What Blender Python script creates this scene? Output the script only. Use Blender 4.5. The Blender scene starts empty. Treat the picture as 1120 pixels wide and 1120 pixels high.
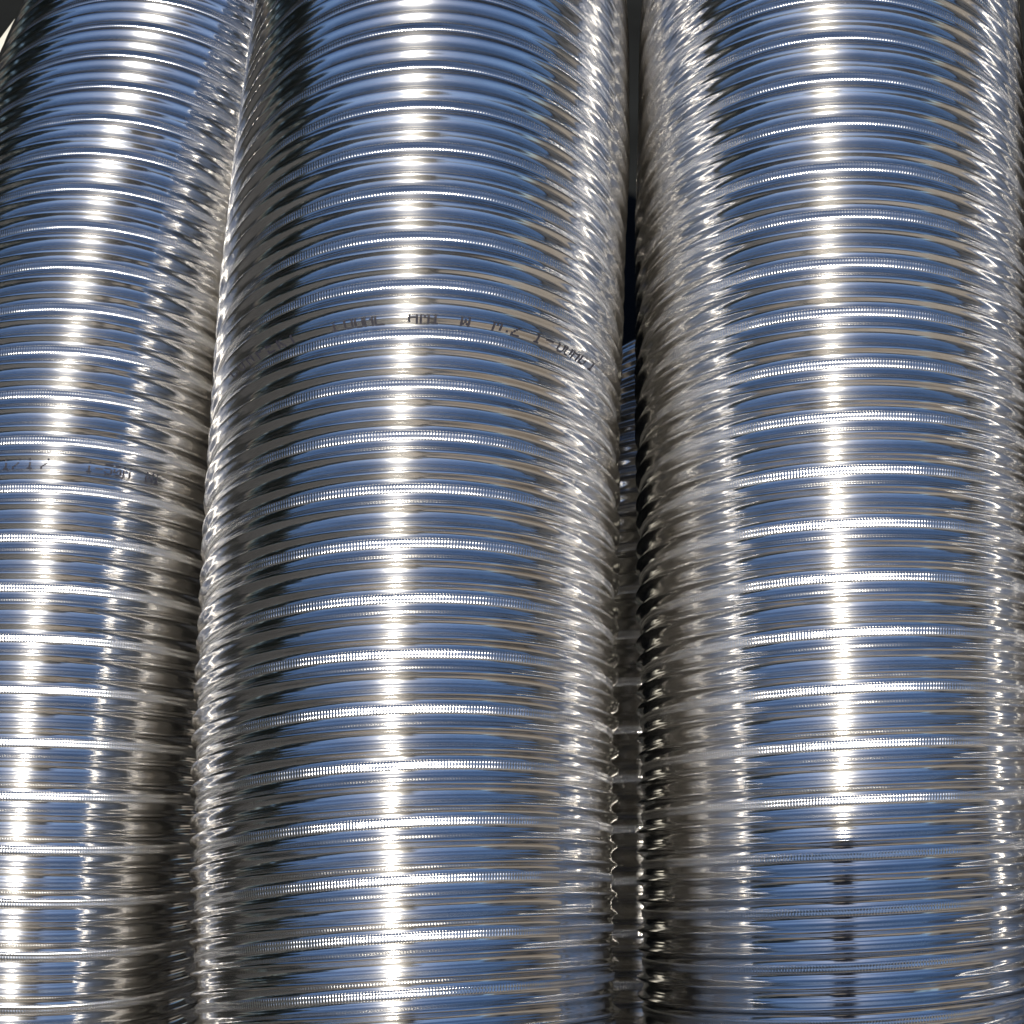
import bpy, bmesh, math, random
import numpy as np
from mathutils import Vector, Matrix
random.seed(4)
R_ = math.radians
scene = bpy.context.scene
COL = scene.collection

# ------------------------------------------------------------------ camera, sky, sun, exposure
CAM_Z = 1.25          # height of the camera above the ground, metres
PITCH = R_(52)        # camera looks 38 degrees below the horizon
cam = bpy.data.objects.new('camera', bpy.data.cameras.new('camera'))
COL.objects.link(cam)
cam.data.sensor_width = 36.0
cam.data.lens = 36.0 * 4400.6 / 1120
cam.data.clip_start = 0.02
cam.data.clip_end = 500
cam.location = (0, 0, CAM_Z)
cam.rotation_euler = (PITCH, 0, 0)
scene.camera = cam

SUN_DIR = Vector((-0.085, -0.700, 0.709)).normalized()      # towards the sun, over the photographer's shoulder
world = bpy.data.worlds.new('World'); scene.world = world
world.use_nodes = True
wn = world.node_tree.nodes; wl = world.node_tree.links
bg = wn['Background']
sky = wn.new('ShaderNodeTexSky')
sky.sky_type = 'NISHITA'; sky.sun_disc = False
sky.sun_elevation = math.asin(SUN_DIR.z)
sky.sun_rotation = math.atan2(SUN_DIR.x, SUN_DIR.y)
sky.altitude = 300; sky.air_density = 1.0; sky.dust_density = 0.6; sky.ozone_density = 6.5
wl.new(sky.outputs[0], bg.inputs[0]); bg.inputs[1].default_value = 0.08
sd = bpy.data.lights.new('sun', 'SUN'); sd.energy = 5.0; sd.angle = R_(0.53); sd.color = (1, 0.94, 0.84)
so = bpy.data.objects.new('sun', sd); COL.objects.link(so)
so.rotation_euler = SUN_DIR.to_track_quat('Z', 'Y').to_euler()
scene.view_settings.view_transform = 'Standard'
scene.view_settings.look = 'None'
scene.view_settings.gamma = 1
scene.view_settings.exposure = 0.35
scene.cycles.max_bounces = 14
scene.cycles.glossy_bounces = 10

# ------------------------------------------------------------------ helpers
def link(o, parent=None):
    COL.objects.link(o)
    if parent is not None: o.parent = parent
    return o
def tag(o, label=None, cat=None, group=None, kind=None):
    if label: o['label'] = label
    if cat: o['category'] = cat
    if group: o['group'] = group
    if kind: o['kind'] = kind
    return o
def empty(name, loc=(0, 0, 0)):
    o = bpy.data.objects.new(name, None); o.location = loc; o.empty_display_size = 0.05
    return link(o)
def mesh_np(name, V, F, mat, parent=None, uv=None, smooth=True):
    V = np.ascontiguousarray(V, np.float32); F = np.ascontiguousarray(F, np.int32)
    me = bpy.data.meshes.new(name)
    me.vertices.add(len(V)); me.vertices.foreach_set('co', V.ravel())
    me.loops.add(F.size); me.loops.foreach_set('vertex_index', F.ravel())
    me.polygons.add(len(F))
    me.polygons.foreach_set('loop_start', np.arange(0, F.size, 4, dtype=np.int32))
    me.polygons.foreach_set('loop_total', np.full(len(F), 4, np.int32))
    me.polygons.foreach_set('use_smooth', np.full(len(F), smooth, bool))
    if uv is not None:
        l = me.uv_layers.new(name='UVMap')
        l.data.foreach_set('uv', np.ascontiguousarray(uv[F.ravel()], np.float32).ravel())
    me.update(calc_edges=True)
    me.materials.append(mat)
    return link(bpy.data.objects.new(name, me), parent)
def from_bm(name, bm, mat, parent=None, smooth=False):
    me = bpy.data.meshes.new(name); bm.to_mesh(me); bm.free()
    if smooth: me.polygons.foreach_set('use_smooth', [True] * len(me.polygons))
    me.materials.append(mat)
    return link(bpy.data.objects.new(name, me), parent)
def box(bm, x0, x1, y0, y1, z0, z1):
    m = bmesh.ops.create_cube(bm, size=1)['verts']
    for v in m: v.co = Vector((x0 + (v.co.x + .5) * (x1 - x0), y0 + (v.co.y + .5) * (y1 - y0), z0 + (v.co.z + .5) * (z1 - z0)))
def grid_faces(n, m):
    a = (np.arange(n - 1)[:, None] * m + np.arange(m - 1)[None]).ravel()
    return np.stack([a, a + 1, a + m + 1, a + m], 1)

# ------------------------------------------------------------------ materials
def new_mat(name):
    m = bpy.data.materials.new(name); m.use_nodes = True
    return m, m.node_tree.nodes, m.node_tree.links, m.node_tree.nodes['Principled BSDF']

def metal_mat(name, rough, aniso, bump, haze, col=(0.79, 0.775, 0.75)):
    m, n, l, p = new_mat(name)
    n.remove(p)
    uv = n.new('ShaderNodeUVMap'); uv.uv_map = 'UVMap'
    tan = n.new('ShaderNodeTangent'); tan.direction_type = 'UV_MAP'; tan.uv_map = 'UVMap'
    def noise(sx, sy, scale, detail=3, r=0.6):
        mp = n.new('ShaderNodeMapping'); mp.inputs['Scale'].default_value = (sx, sy, 1)
        l.new(uv.outputs[0], mp.inputs[0])
        t = n.new('ShaderNodeTexNoise'); t.inputs['Scale'].default_value = scale
        t.inputs['Detail'].default_value = detail; t.inputs['Roughness'].default_value = r
        l.new(mp.outputs[0], t.inputs[0]); return t
    lines = noise(1.2, 40, 1.0, 4, 0.7)       # drawing lines that run round the duct
    fine = noise(5, 150, 1.0, 2)
    blotch = noise(16, 3, 1.0, 4)             # handling smudges, dull film
    cr = n.new('ShaderNodeValToRGB')
    cr.color_ramp.elements[0].position = 0.3; cr.color_ramp.elements[0].color = (col[0]*.84, col[1]*.83, col[2]*.81, 1)
    cr.color_ramp.elements[1].position = 0.6; cr.color_ramp.elements[1].color = (*col, 1)
    l.new(blotch.outputs[0], cr.inputs[0])
    a = n.new('ShaderNodeMath'); a.operation = 'MULTIPLY_ADD'
    l.new(lines.outputs[0], a.inputs[0]); a.inputs[1].default_value = rough * 0.7; a.inputs[2].default_value = rough * 0.65
    add = n.new('ShaderNodeMath'); add.operation = 'MULTIPLY_ADD'
    l.new(fine.outputs[0], add.inputs[0]); add.inputs[1].default_value = 0.35
    l.new(lines.outputs[0], add.inputs[2])
    b = n.new('ShaderNodeBump'); b.inputs['Strength'].default_value = bump; b.inputs['Distance'].default_value = 0.0002
    l.new(add.outputs[0], b.inputs['Height'])
    # bright drawn metal: narrow lobe, stretched along the duct; with a thin matt oxide film
    f = n.new('ShaderNodeBsdfAnisotropic'); f.distribution = 'GGX'
    l.new(cr.outputs[0], f.inputs['Color']); l.new(a.outputs[0], f.inputs['Roughness']); l.new(b.outputs[0], f.inputs['Normal'])
    f.inputs['Anisotropy'].default_value = aniso; f.inputs['Rotation'].default_value = 0.0; l.new(tan.outputs[0], f.inputs['Tangent'])
    g = n.new('ShaderNodeBsdfAnisotropic'); g.inputs['Roughness'].default_value = 0.44; g.inputs['Color'].default_value = (*col, 1)
    g.inputs['Anisotropy'].default_value = 0.66 if aniso else 0.0; g.distribution = 'GGX'; l.new(tan.outputs[0], g.inputs['Tangent'])
    mr = n.new('ShaderNodeMapRange'); mr.inputs['From Min'].default_value = 0.3; mr.inputs['From Max'].default_value = 0.7
    mr.inputs['To Min'].default_value = haze * 0.6; mr.inputs['To Max'].default_value = haze * 1.5
    l.new(blotch.outputs[0], mr.inputs['Value'])
    mx = n.new('ShaderNodeMixShader'); l.new(mr.outputs[0], mx.inputs[0])
    l.new(f.outputs[0], mx.inputs[1]); l.new(g.outputs[0], mx.inputs[2]); l.new(mx.outputs[0], n['Material Output'].inputs[0])
    return m
M_foil = metal_mat('drawn_aluminium', 0.12, 0.5, 0.02, 0.08)
M_seam = metal_mat('knurled_aluminium', 0.21, 0.0, 0.03, 0.06)
def plain(name, col, rough, noise_scale=0, amt=0.3, bump=0.0, metallic=0):
    m, n, l, p = new_mat(name)
    p.inputs['Roughness'].default_value = rough; p.inputs['Metallic'].default_value = metallic
    if noise_scale:
        tc = n.new('ShaderNodeTexCoord')
        t = n.new('ShaderNodeTexNoise'); t.inputs['Scale'].default_value = noise_scale; t.inputs['Detail'].default_value = 8
        l.new(tc.outputs['Object'], t.inputs[0])
        r = n.new('ShaderNodeValToRGB'); r.color_ramp.elements[0].position = .3; r.color_ramp.elements[1].position = .7
        r.color_ramp.elements[0].color = (*[c * (1 - amt) for c in col], 1)
        r.color_ramp.elements[1].color = (*[min(1, c * (1 + amt)) for c in col], 1)
        l.new(t.outputs[0], r.inputs[0]); l.new(r.outputs[0], p.inputs['Base Color'])
        if bump:
            b = n.new('ShaderNodeBump'); b.inputs['Strength'].default_value = bump; b.inputs['Distance'].default_value = .01
            l.new(t.outputs[0], b.inputs['Height']); l.new(b.outputs[0], p.inputs['Normal'])
    else: p.inputs['Base Color'].default_value = (*col, 1)
    return m
M_ink = plain('black_marking_ink', (0.012, 0.012, 0.02), 0.6)
M_ground = plain('dry_sandy_ground', (0.16, 0.128, 0.095), 0.95, 2.5, 0.35, 0.4)
M_sheet = plain('added_black_sheet', (0.009, 0.010, 0.010), 1.0, 12, 0.4, 0.3)
M_sheet.node_tree.nodes['Principled BSDF'].inputs['Specular IOR Level'].default_value = 0.15
M_block = plain('pale_concrete', (0.62, 0.60, 0.52), 0.85, 30, 0.15, 0.2)

# ------------------------------------------------------------------ ground
bm = bmesh.new(); bmesh.ops.create_grid(bm, x_segments=40, y_segments=40, size=150)
tag(from_bm('ground', bm, M_ground), kind='structure')

def sheet(name, x0, x1, y0, y1, z, mat):
    bm = bmesh.new(); vs = [bm.verts.new(p) for p in ((x0, y0, z), (x1, y0, z), (x1, y1, z), (x0, y1, z))]; bm.faces.new(vs)
    tag(from_bm(name, bm, mat), kind='structure')
M_pale_fill = plain('pale_ground_fill', (0.22, 0.195, 0.165), 0.9, 6, 0.2, 0.2)
M_dark_fill = plain('dark_ground_fill', (0.022, 0.022, 0.023), 0.95, 30, 0.3, 0.3)
sheet('added_pale_ground', 0.62, 9, -12, 30, 0.006, M_pale_fill)  # unseen pale strip, added to lighten what the right duct mirrors
sheet('added_dark_ground', -9, -0.27, -12, 30, 0.005, M_dark_fill)  # unseen dark strip, added to darken what the left flanks mirror
# black sheet added to darken the ground and the duct reflections, spread left
bm = bmesh.new()
bmesh.ops.create_grid(bm, x_segments=60, y_segments=60, size=1)
for v in bm.verts:
    x, y = v.co.x, v.co.y
    v.co = Vector((-1.5 + 2.4 * x + .05 * math.sin(5 * y), 2.28 + 1.32 * y + .04 * math.sin(6 * x + 1), 0.012 + .006 * math.sin(17 * x + 3 * y) * math.sin(13 * y - 2 * x)))
tag(from_bm('added_black_sheet', bm, M_sheet, smooth=True), 'black sheet added on the ground behind the ducts to keep it dark', 'sheet')

# pale block lying far behind the left duct
bm = bmesh.new(); box(bm, 0, .16, -.55, 0.05, .0, .05)
bmesh.ops.bevel(bm, geom=bm.edges[:], offset=.004, segments=2, affect='EDGES')
o = from_bm('concrete_block', bm, M_block); o.location = (-.276, 1.985, .022); o.rotation_euler.z = -math.atan2(.0055, .019)
tag(o, 'pale block, just a sliver in view at the upper left corner', 'block')

# ------------------------------------------------------------------ the ducts
RADIUS = 0.075                      # outer radius of a duct, metres
P0 = 0.2318                      # seam to seam distance in radii
E0 = np.array([0, -math.sin(PITCH), math.cos(PITCH)])      # up and towards the photographer
UPV = np.array([0, math.cos(PITCH), math.sin(PITCH)])
AMP = 1.5
def profile(t, var=0):
    """radius against the place between two seams (0..1, upwards), in duct radii"""
    t = np.mod(t, 1.0); r = np.full_like(t, 0.9765)
    for c, wl_, wr, h in ((0.275, 0.055, 0.060, 0.0225), (0.665, 0.058, 0.062, 0.0225)):
        w = np.where(t < c, wl_, wr)
        r = r + AMP * (h * (1 + var)) * np.exp(-0.5 * ((t - c) / w) ** 2)
    r = r + 0.0030 * np.exp(-0.5 * ((t - 0.435) / 0.016) ** 2) + 0.0016 * np.exp(-0.5 * ((t - 0.50) / 0.012) ** 2) + 0.0022 * np.exp(-0.5 * ((t - 0.835) / 0.015) ** 2)
    d = np.minimum(t, 1 - t)
    r = r + 0.0050 / (1 + np.exp((d - 0.105) / 0.012))
    return r
class Path:
    """centre line of a bent duct in world space"""
    def __init__(self, start, tau, lam, smin, smax):
        n = 400; s = np.linspace(smin, smax, n); ds = s[1] - s[0]; u = np.minimum(s / 6, 1.22)
        ub = np.maximum(u, -0.3)
        el = PITCH - (tau[0] + tau[1] * u + tau[2] * ub * ub)
        la = lam[0] + lam[1] * u + lam[2] * u * u
        d = np.stack([np.sin(la), np.cos(la) * np.cos(el), np.cos(la) * np.sin(el)], 1)
        c = np.vstack([[0, 0, 0], np.cumsum((d[1:] + d[:-1]) / 2 * ds, 0)])
        o = np.array([np.interp(0, s, c[:, k]) for k in range(3)])
        self.s, self.c, self.d = s, c - o + np.array(start), d
    def at(self, s):
        f = lambda A: np.stack([np.interp(s, self.s, A[:, k]) for k in range(3)], -1)
        c = f(self.c); d = f(self.d); d /= np.linalg.norm(d, axis=-1, keepdims=True)
        nn = E0 - d * (d @ E0)[..., None]; nn /= np.linalg.norm(nn, axis=-1, keepdims=True)
        return c, nn, np.cross(d, nn)
DENTS = {}
def wobble(s, ph, seed):
    a = seed * 1.7
    w = 0.0020 * np.sin(2 * ph + 1.3 * s + a) + 0.0014 * np.sin(3 * ph - 2.1 * s + 2 * a)
    w += 0.0005 * np.sin(7 * ph + 5.3 * s + a) + 0.0002 * np.sin(13 * ph - 9.1 * s + 3 * a)
    w += 0.0006 * np.sin(19 * s + 5*np.sin(s*2+a)) 
    if seed not in DENTS:
        rr = np.random.RandomState(seed * 7)
        DENTS[seed] = [(rr.uniform(-2, 6), rr.uniform(-1.6, 1.6), rr.uniform(.03, .07), rr.uniform(.05, .16), rr.uniform(.002, .006) * rr.choice([1, 1, -.5])) for _ in range(26)]
    for s0, p0, ws, wp, h in DENTS[seed]:
        w = w - h * np.exp(-((s - s0) / ws) ** 2 - ((ph - p0) / wp) ** 2)
    return w
def view_to_world(x, y, z):
    """place given in duct radii right of / along / towards the lens axis"""
    return (x, y * math.cos(PITCH) - z * math.sin(PITCH), y * math.sin(PITCH) + z * math.cos(PITCH))
FR = R_(102)
PHI = np.concatenate([np.linspace(-math.pi, -FR, 8)[:-1], np.linspace(-FR, FR, 97), np.linspace(FR, math.pi, 8)[1:]])
TT = np.array([0,.05,.085,.12,.155,.185,.21,.235,.26,.285,.31,.335,.36,.385,.405,.42,.435,.45,.465,.48,.50,.52,.57,.60,.625,.65,.675,.70,.725,.75,.78,.805,.82,.835,.85,.865,.89,.915,.95,1.0])
NT = 424
def make_duct(name, start, tau, lam, k0, smin, smax, seed, pitch=P0, text=(), reach=R_(94), rad=1.0, PHI=PHI):
    start = np.array(start) / rad                 # lengths below are in this duct's own radii
    RAD = RADIUS * rad
    nt = int(NT * reach / math.pi)
    teeth = ((np.arange(nt)[:, None] + np.array([0.0, 0.18, 0.36, 0.82])[None]).ravel()) * (2 * math.pi / NT) - reach
    root = empty(name)
    path = Path(start, tau, lam, smin - pitch * 2, smax + pitch * 2)
    c0 = path.at(np.array([smin]))[0][0] * RAD + np.array([0, 0, CAM_Z])
    root.location = (c0[0], c0[1], max(0, c0[2] - RAD))
    off = np.array([0, 0, CAM_Z]) - np.array(root.location)
    var = lambda s, ph: 0.10 * np.sin(2.1 * s + ph * 1.5 + seed) + 0.07 * np.sin(5.7 * s - 2 * ph + seed * 2)
    def surf(k, ph, t, dr=0.0):
        s = pitch * (k + k0 + ph / (2 * math.pi) + t)
        s = s + pitch * 0.022 * np.sin(3.3 * s + seed) * np.sin(ph + 1.9 * s + seed)
        C, N, B = path.at(s)
        r = profile(t, var(s, ph)) + wobble(s, ph, seed) + dr
        X = C + r[..., None] * (N * np.cos(ph)[..., None] + B * np.sin(ph)[..., None])
        return X * RAD + off
    ks = range(int(math.floor(smin / pitch - k0)), int(math.ceil(smax / pitch - k0)))
    for k in ks:
        ph, t = np.meshgrid(PHI, TT, indexing='ij')
        V = surf(k, ph, t).reshape(-1, 3)
        uv = np.stack([(ph / (2 * math.pi) + k + seed * 11).ravel(), (t + k + seed * 7).ravel()], 1)
        mesh_np('winding', V, grid_faces(len(PHI), len(TT)), M_foil, root, uv)
        # the folded lock seam, with two rows of pressed teeth
        tt = np.array([-0.098, -0.088, -0.060, -0.030, -0.004, 0.006, 0.032, 0.062, 0.086])
        lift = np.array([-.0015, .0030, .0028, .0030, .0030, .0030, .0030, .0028, -.0015])
        pad = np.array([0, 0.1, 1.0, 1.0, 0.0, 0.0, 1.0, 1.0, 0])
        php = np.concatenate([np.linspace(-math.pi, -reach, 12)[:-1], teeth, np.linspace(reach, math.pi, 12)[1:]])
        ph, t = np.meshgrid(php, tt, indexing='ij')
        one = np.zeros(len(php)); one[11:11 + len(teeth)] = np.tile([0.45, 0.0, 0.45, 0.45], nt); one[12:11 + len(teeth):4] = 0.0
        one[11:11 + len(teeth):4] = 1.0; one[13:11 + len(teeth):4] = 1.0; one[14:11 + len(teeth):4] = 1.0
        dr = lift[None] + 0.0012 + 0.0027 * np.clip(tt / 0.09, -1, 1)[None] * (np.abs(tt) < 0.095)[None] + 0.0038 * pad[None] * (one[:, None] - 0.5) * (1 + 0.25 * np.sin(37 * ph + k))
        V = surf(k, ph, t, dr).reshape(-1, 3)
        uv = np.stack([(ph / (2 * math.pi) + k).ravel(), (t + k).ravel()], 1)
        mesh_np('lock_seam', V, grid_faces(len(php), len(tt)), M_seam, root, uv)
    # ink-jet marking: every letter is a set of dots lying on the metal
    for k, tbase, th, chars in text:
        P, T2 = [], []
        for ch, phc, wdt in chars:
            g = FONT[ch]
            for row in range(7):
                for colm in range(5):
                    if g[row] >> (4 - colm) & 1 and random.random() > 0.03:
                        P.append(phc + (colm - 2) * wdt / 5); T2.append((tbase + th * (3 - row) / 7, wdt / 5 * 1.25, th / 7 * 1.1))
        V = []; F = []
        for pc, (tc, dw, dh) in zip(P, T2):
            a = np.linspace(-.5, .5, 3); pa, ta = np.meshgrid(pc + a * dw, tc + a * dh, indexing='ij')
            base = len(V) * 9
            V.append(surf(k, pa, ta, 0.0007).reshape(-1, 3)); F.append(grid_faces(3, 3) + base)
        mesh_np('printed_text', np.concatenate(V), np.concatenate(F), M_ink, root)
    return root

FONT = {  # 5 x 7 dot letters
 'A': (14,17,17,31,17,17,17), 'C': (14,17,16,16,16,17,14), 'D': (30,17,17,17,17,17,30), 'E': (31,16,16,30,16,16,31),
 'F': (31,16,16,30,16,16,16), 'H': (17,17,17,31,17,17,17), 'I': (14,4,4,4,4,4,14), 'K': (17,18,20,24,20,18,17), 'L': (16,16,16,16,16,16,31),
 'M': (17,27,21,21,17,17,17), 'N': (17,25,21,19,17,17,17), 'O': (14,17,17,17,17,17,14), 'P': (30,17,17,30,16,16,16),
 'T': (31,4,4,4,4,4,4), 'U': (17,17,17,17,17,17,14), 'W': (17,17,17,21,21,27,17), 'X': (17,10,4,4,4,10,17),
 'Z': (31,1,2,4,8,16,31), '0': (14,17,19,21,25,17,14), '1': (4,12,4,4,4,4,14), '2': (14,17,1,6,8,16,31), '5': (31,16,30,1,1,17,14),
 '7': (31,1,2,4,8,8,8), '/': (1,1,2,4,8,16,16), '-': (0,0,0,31,0,0,0), '.': (0,0,0,0,0,4,4)}
def place(items, cx, r, w):
    out = []
    for ch, x in items:
        out.append((ch, math.asin(max(-.97, min(.97, (x - cx) / r))), w / r))
    return out
TXT_C = place([('C',266),('O',275),('M',285),('P',296),('E',307),('K',319),('T',331),('1',376),('O',391),('U',402),('H',412),('L',423),
               ('A',458),('M',470),('1',481),('W',512),('M',545),('.',556),('Z',565),('1',588),('-',600),('O',613),('U',621),('H',629),('D',637),('1',647)], 460, 222, 10)
TXT_L = place([('1',2),('/',14),('1',29),('/',46),('1',95),('-',106),('5',116),('0',126),('M',136),('M',160),('1',168)], 56, 206, 9)

# left, middle and right duct, then the one in the gap behind them
make_duct('flexible_duct', view_to_world(-2.4352, -2.3739, -20.275), (-0.1177, 1.2952, -0.2875), (0.0605, 0.0072, 0.1079), 0.3135, -2.0, 6.1, 1,
          text=[(10, 0.49, 0.20, TXT_L)], rad=0.93)
duct_L = bpy.data.objects['flexible_duct']
duct_C = make_duct('flexible_duct', view_to_world(-0.4987, -2.3564, -18.9389), (0.0961, 0.5909, 0.3661), (-0.0286, 0.2138, -0.1767), 0.4087, -2.0, 5.9, 2,
          text=[(12, 0.25, 0.16, TXT_C)])
duct_R = make_duct('flexible_duct', view_to_world(1.6205, -2.4953, -19.6239), (-0.0277, 0.6601, 0.2322), (-0.0034, -0.0042, 0.0659), 0.6011, -2.0, 5.9, 3)
duct_B = make_duct('flexible_duct', view_to_world(0.745, -3.4, -22.0), (0.06, 0.95, 0.62), (0.0, 0.32, -0.03), 0.2, -1.6, 4.4, 4, reach=R_(50), PHI=PHI[::2])
duct_O = make_duct('flexible_duct', view_to_world(3.86, -2.52, -19.75), (-0.02, 0.65, 0.24), (0.01, 0.02, 0.06), 0.15, -1.8, 5.6, 5, reach=R_(12), PHI=PHI[::2])
G = 'flexible metal ducts standing side by side'
tag(duct_L, 'leftmost ribbed silver duct, bent away at the top, partly behind the middle duct', 'duct', G)
tag(duct_C, 'middle ribbed silver duct with a line of black printed letters near its upper part', 'duct', G)
tag(duct_R, 'rightmost ribbed silver duct with a dark reflection low on its front', 'duct', G)
tag(duct_O, 'ribbed silver duct just beyond the right edge, seen only mirrored in the rightmost duct', 'duct', G)
tag(duct_B, 'ribbed silver duct seen only in the narrow dark gap behind the middle and right ducts', 'duct', G)

# ------------------------------------------------------------------ surroundings that only show as reflections in the metal
M_brick = plain('brown_render', (0.17, 0.125, 0.09), 0.9, 3, 0.25, 0.2)
M_roof = plain('dark_roof', (0.06, 0.045, 0.04), 0.8, 5)
M_glass = plain('dark_window_glass', (0.02, 0.025, 0.03), 0.08)
M_frame = plain('white_paint', (0.7, 0.69, 0.66), 0.5)
M_pale = plain('pale_plaster', (0.62, 0.56, 0.46), 0.9, 2, 0.12, 0.2)
M_leaf = plain('dark_leaf', (0.035, 0.055, 0.02), 0.6)
M_bark = plain('bark', (0.07, 0.05, 0.035), 0.9, 8)
M_skin = plain('skin', (0.45, 0.27, 0.2), 0.55)
M_coat = plain('dark_coat', (0.012, 0.013, 0.02), 0.8, 20)
M_trouser = plain('dark_trousers', (0.02, 0.022, 0.03), 0.85)
M_hat = plain('black_felt', (0.01, 0.01, 0.012), 0.85)
M_cam = plain('black_camera_plastic', (0.015, 0.015, 0.015), 0.35)
def boxo(name, c, mat, parent):
    bm = bmesh.new(); box(bm, *c); return from_bm(name, bm, mat, parent)
def house(loc, rot, L, D, H, mat, label):
    """long face towards local +y"""
    r = empty('house', loc); r.rotation_euler.z = rot; tag(r, label, 'house')
    boxo('wall', (-L/2, L/2, -D, 0, 0, H), mat, r)
    bm = bmesh.new()
    a = [bm.verts.new(p) for p in ((-L/2-.3, .35, H+.01), (L/2+.3, .35, H+.01), (L/2+.3, -D-.35, H+.01), (-L/2-.3, -D-.35, H+.01), (-L/2-.3, -D/2, H+1.1), (L/2+.3, -D/2, H+1.1))]
    for f in ((0,1,5,4), (2,3,4,5), (1,2,5), (3,0,4), (3,2,1,0)): bm.faces.new([a[i] for i in f])
    from_bm('roof', bm, M_roof, r)
    n = int(L // 2.6)
    for i in range(n):
        x = -L/2 + (i + .5) * L / n
        w = boxo('window', (x-.5, x+.5, .003, .05, .95, 2.05), M_frame, r)
        boxo('pane', (x-.44, x+.44, .051, .06, 1.01, 1.99), M_glass, w)
    return r
house((0.5, -9.0, 0), 0, 16, 5, 2.9, M_brick, 'low brown house behind the photographer, seen only as reflections')
house((5.2, 0.5, 0), R_(90), 9, 4, 2.7, M_pale, 'pale plastered house to the right, seen only as reflections')
def leaves(name, n, fn, size, parent=None):
    V = np.zeros((n * 4, 3))
    rnd = np.random.RandomState(n)
    C = np.array([fn(rnd) for _ in range(n)])
    A = rnd.normal(size=(n, 3)); A /= np.linalg.norm(A, axis=1)[:, None]
    B = np.cross(A, rnd.normal(size=(n, 3))); B /= np.linalg.norm(B, axis=1)[:, None]
    sc = size * (0.6 + 0.8 * rnd.rand(n, 1))
    for i, (p, q) in enumerate(((-1, -.5), (1, -.5), (1, .5), (-1, .5))): V[i::4] = C + sc * (p * A + q * B)
    return mesh_np(name, V, np.arange(n * 4).reshape(n, 4), M_leaf, parent, smooth=False)
def hedge_pt(r):
    return (-4.6 + .5 * r.uniform(-1, 1), r.uniform(-7, 9), 2.6 * math.sqrt(r.rand()) + .25 * math.sin(r.rand() * 6))
sh = empty('dark_backdrop', (0, 4.4, 0)); tag(sh, 'tall black backdrop added beyond the ducts to give dark reflections', 'dark_backdrop')
M_backdrop = plain('backdrop_black', (0.004, 0.004, 0.004), 1.0, 6, 0.4, 0.3)  # boarded backdrop put in so the ribs mirror dark lines
M_backdrop.node_tree.nodes['Principled BSDF'].inputs['Specular IOR Level'].default_value = 0.1
random.seed(8)
for i in range(24):
    boxo('board', (-3.6 + i * .3, -3.31 + i * .3, .012 * random.random(), .05, 0, 3.6), M_backdrop, sh)
boxo('wall', (-3.6, 3.6, .052, 2.5, 0, 3.58), M_backdrop, sh)
boxo('roof', (-3.8, 3.8, -.2, 2.7, 3.605, 3.7), M_roof, sh)
h = leaves('hedge', 9000, hedge_pt, 0.12)
tag(h, 'tall dark hedge on the left, seen only as reflections', 'hedge')
# ------------------------------------------------------------------ the photographer, mirrored in the right duct
def skin(name, verts, edges, rad, mat, parent, sub=1):
    me = bpy.data.meshes.new(name); me.from_pydata(verts, edges, []); me.update()
    me.materials.append(mat)
    o = link(bpy.data.objects.new(name, me), parent)
    md = o.modifiers.new('skin', 'SKIN')
    for v, r in zip(me.skin_vertices[0].data, rad): v.radius = (r, r) if not isinstance(r, tuple) else r
    me.skin_vertices[0].data[0].use_root = True
    sb = o.modifiers.new('sub', 'SUBSURF'); sb.levels = sub; sb.render_levels = sub
    for p in me.polygons: p.use_smooth = True
    md.use_smooth_shade = True
    return o
pr = empty('person', (0.0, -.42, 0)); tag(pr, 'photographer in dark coat and black hat, mirrored dark and low in the right duct', 'person')
PB = lambda L: [(x, y + .42, z) for x, y, z in L]
DZ = -0.052
V = PB([(0, -.47, .80), (0, -.40, 1.0), (0, -.32, 1.09), (0, -.25, 1.185), (0, -.215, 1.29+DZ), (0, -.17, 1.345+DZ), (0,-.155,1.40+DZ),
     (-.16, -.32, 1.09), (-.20, -.17, .96), (-.075, -.085, 1.17), (.16, -.32, 1.09), (.20, -.17, .96), (.075, -.085, 1.17),
     (-.10, -.48, .74), (-.12, -.28, .45), (-.12, -.46, .09), (-.12, -.33, .035), (.10, -.48, .74), (.12, -.30, .45), (.12, -.50, .09), (.12, -.37, .035)])
Ed = [(0,1),(1,2),(2,3),(3,4),(4,5),(5,6),(2,7),(7,8),(8,9),(2,10),(10,11),(11,12),(0,13),(13,14),(14,15),(15,16),(0,17),(17,18),(18,19),(19,20)]
rad = [.14,.15,.15,.06,.07,.095,.07,.075,.05,.032,.075,.05,.032,.09,.065,.045,.035,.09,.065,.045,.035]
skin('body', V, Ed, rad, M_coat, pr, 2)
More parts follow.
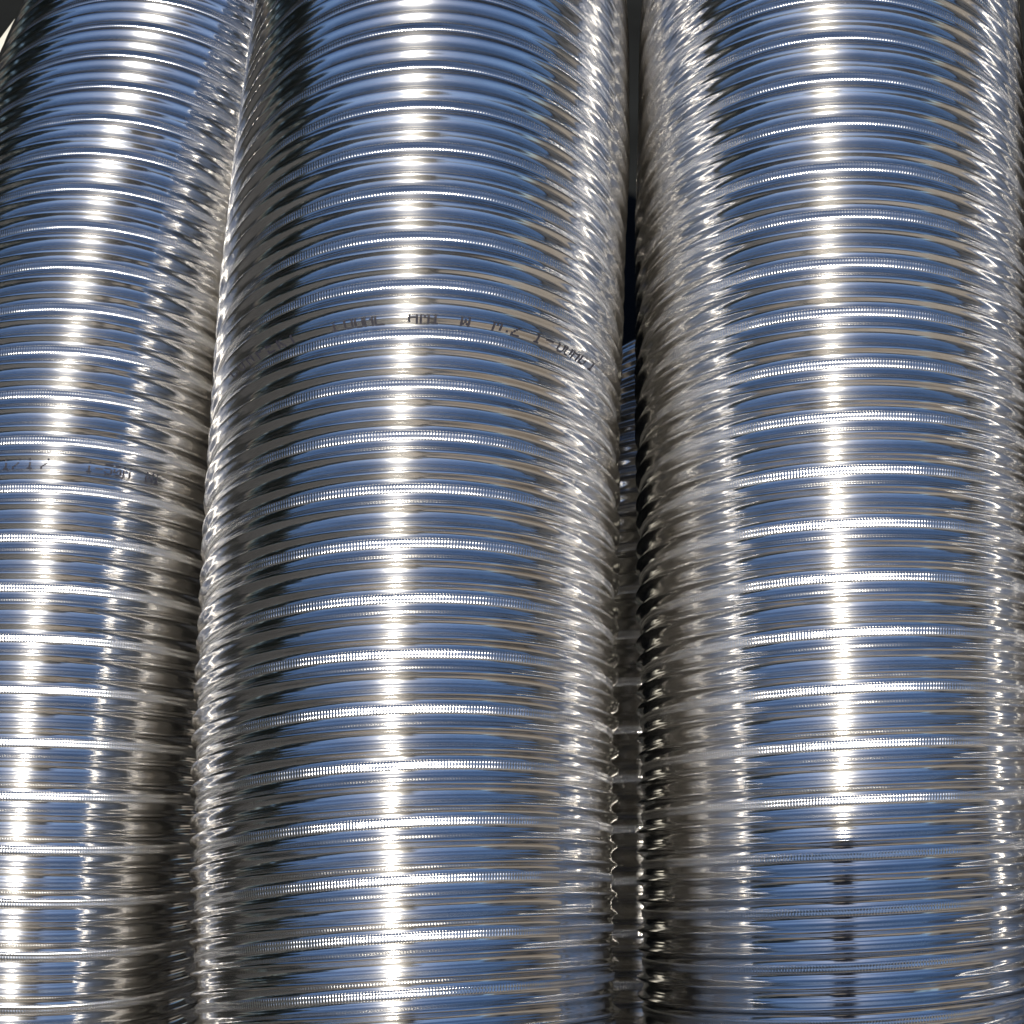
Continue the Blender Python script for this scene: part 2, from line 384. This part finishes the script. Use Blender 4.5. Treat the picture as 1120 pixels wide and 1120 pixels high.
for sx in (-1, 1):
    for k, (dy, dz, ln) in enumerate(((.0, .02, .055), (.006, .0, .06), (.006, -.02, .057), (.0, -.038, .045))):
        b = (sx * .075, -.085 + dy, 1.185 + dz)
        skin('finger', PB([b, (sx * .072, -.055 + dy, 1.20 + dz), (sx * .055, -.03 + dy, 1.21 + dz), (sx * (.075 - ln * .7), -.025 + dy, 1.212 + dz)]), [(0,1),(1,2),(2,3)], [.010,.0095,.009,.007], M_skin, pr)
    skin('thumb', PB([(sx * .07, -.09, 1.18), (sx * .052, -.10, 1.205), (sx * .038, -.098, 1.225)]), [(0,1),(1,2)], [.012,.010,.009], M_skin, pr)
bm = bmesh.new()
bmesh.ops.create_uvsphere(bm, u_segments=24, v_segments=16, radius=1, matrix=Matrix.Translation((0, .42 - .115, 1.335+DZ)) @ Matrix.Diagonal((.068, .05, .10, 1)))
for ex in (-.027, .027): bmesh.ops.create_uvsphere(bm, u_segments=8, v_segments=6, radius=.012, matrix=Matrix.Translation((ex, .42 - .068, 1.345+DZ)))
bmesh.ops.create_cone(bm, segments=8, radius1=.014, radius2=.006, depth=.04, matrix=Matrix.Translation((0, .42 - .062, 1.32+DZ)) @ Matrix.Rotation(R_(20), 4, 'X'))
from_bm('face', bm, M_skin, pr, True)
bm = bmesh.new()
HM = Matrix.Translation((0, .42 - .17, 1.395+DZ)) @ Matrix.Rotation(R_(-12), 4, 'X')
bmesh.ops.create_cone(bm, cap_ends=True, segments=40, radius1=.105, radius2=.09, depth=.09, matrix=HM @ Matrix.Translation((0, 0, .05)))
bmesh.ops.create_cone(bm, cap_ends=True, segments=40, radius1=.20, radius2=.19, depth=.012, matrix=HM)
from_bm('hat', bm, M_hat, pr)
cr_ = empty('camera', (0, 0, CAM_Z)); cr_.rotation_euler = (PITCH, 0, 0); tag(cr_, 'black camera with a long lens held up by the photographer', 'camera')
cr_.name = 'held_camera'
boxo('camera_body', (-.065, .065, -.05, .035, .10, .145), M_cam, cr_)
boxo('viewfinder', (-.022, .022, .0355, .058, .10, .15), M_cam, cr_)
bm = bmesh.new(); bmesh.ops.create_cone(bm, cap_ends=True, segments=32, radius1=.032, radius2=.034, depth=.09, matrix=Matrix.Translation((0, -.004, .053)))
from_bm('lens', bm, M_cam, cr_)
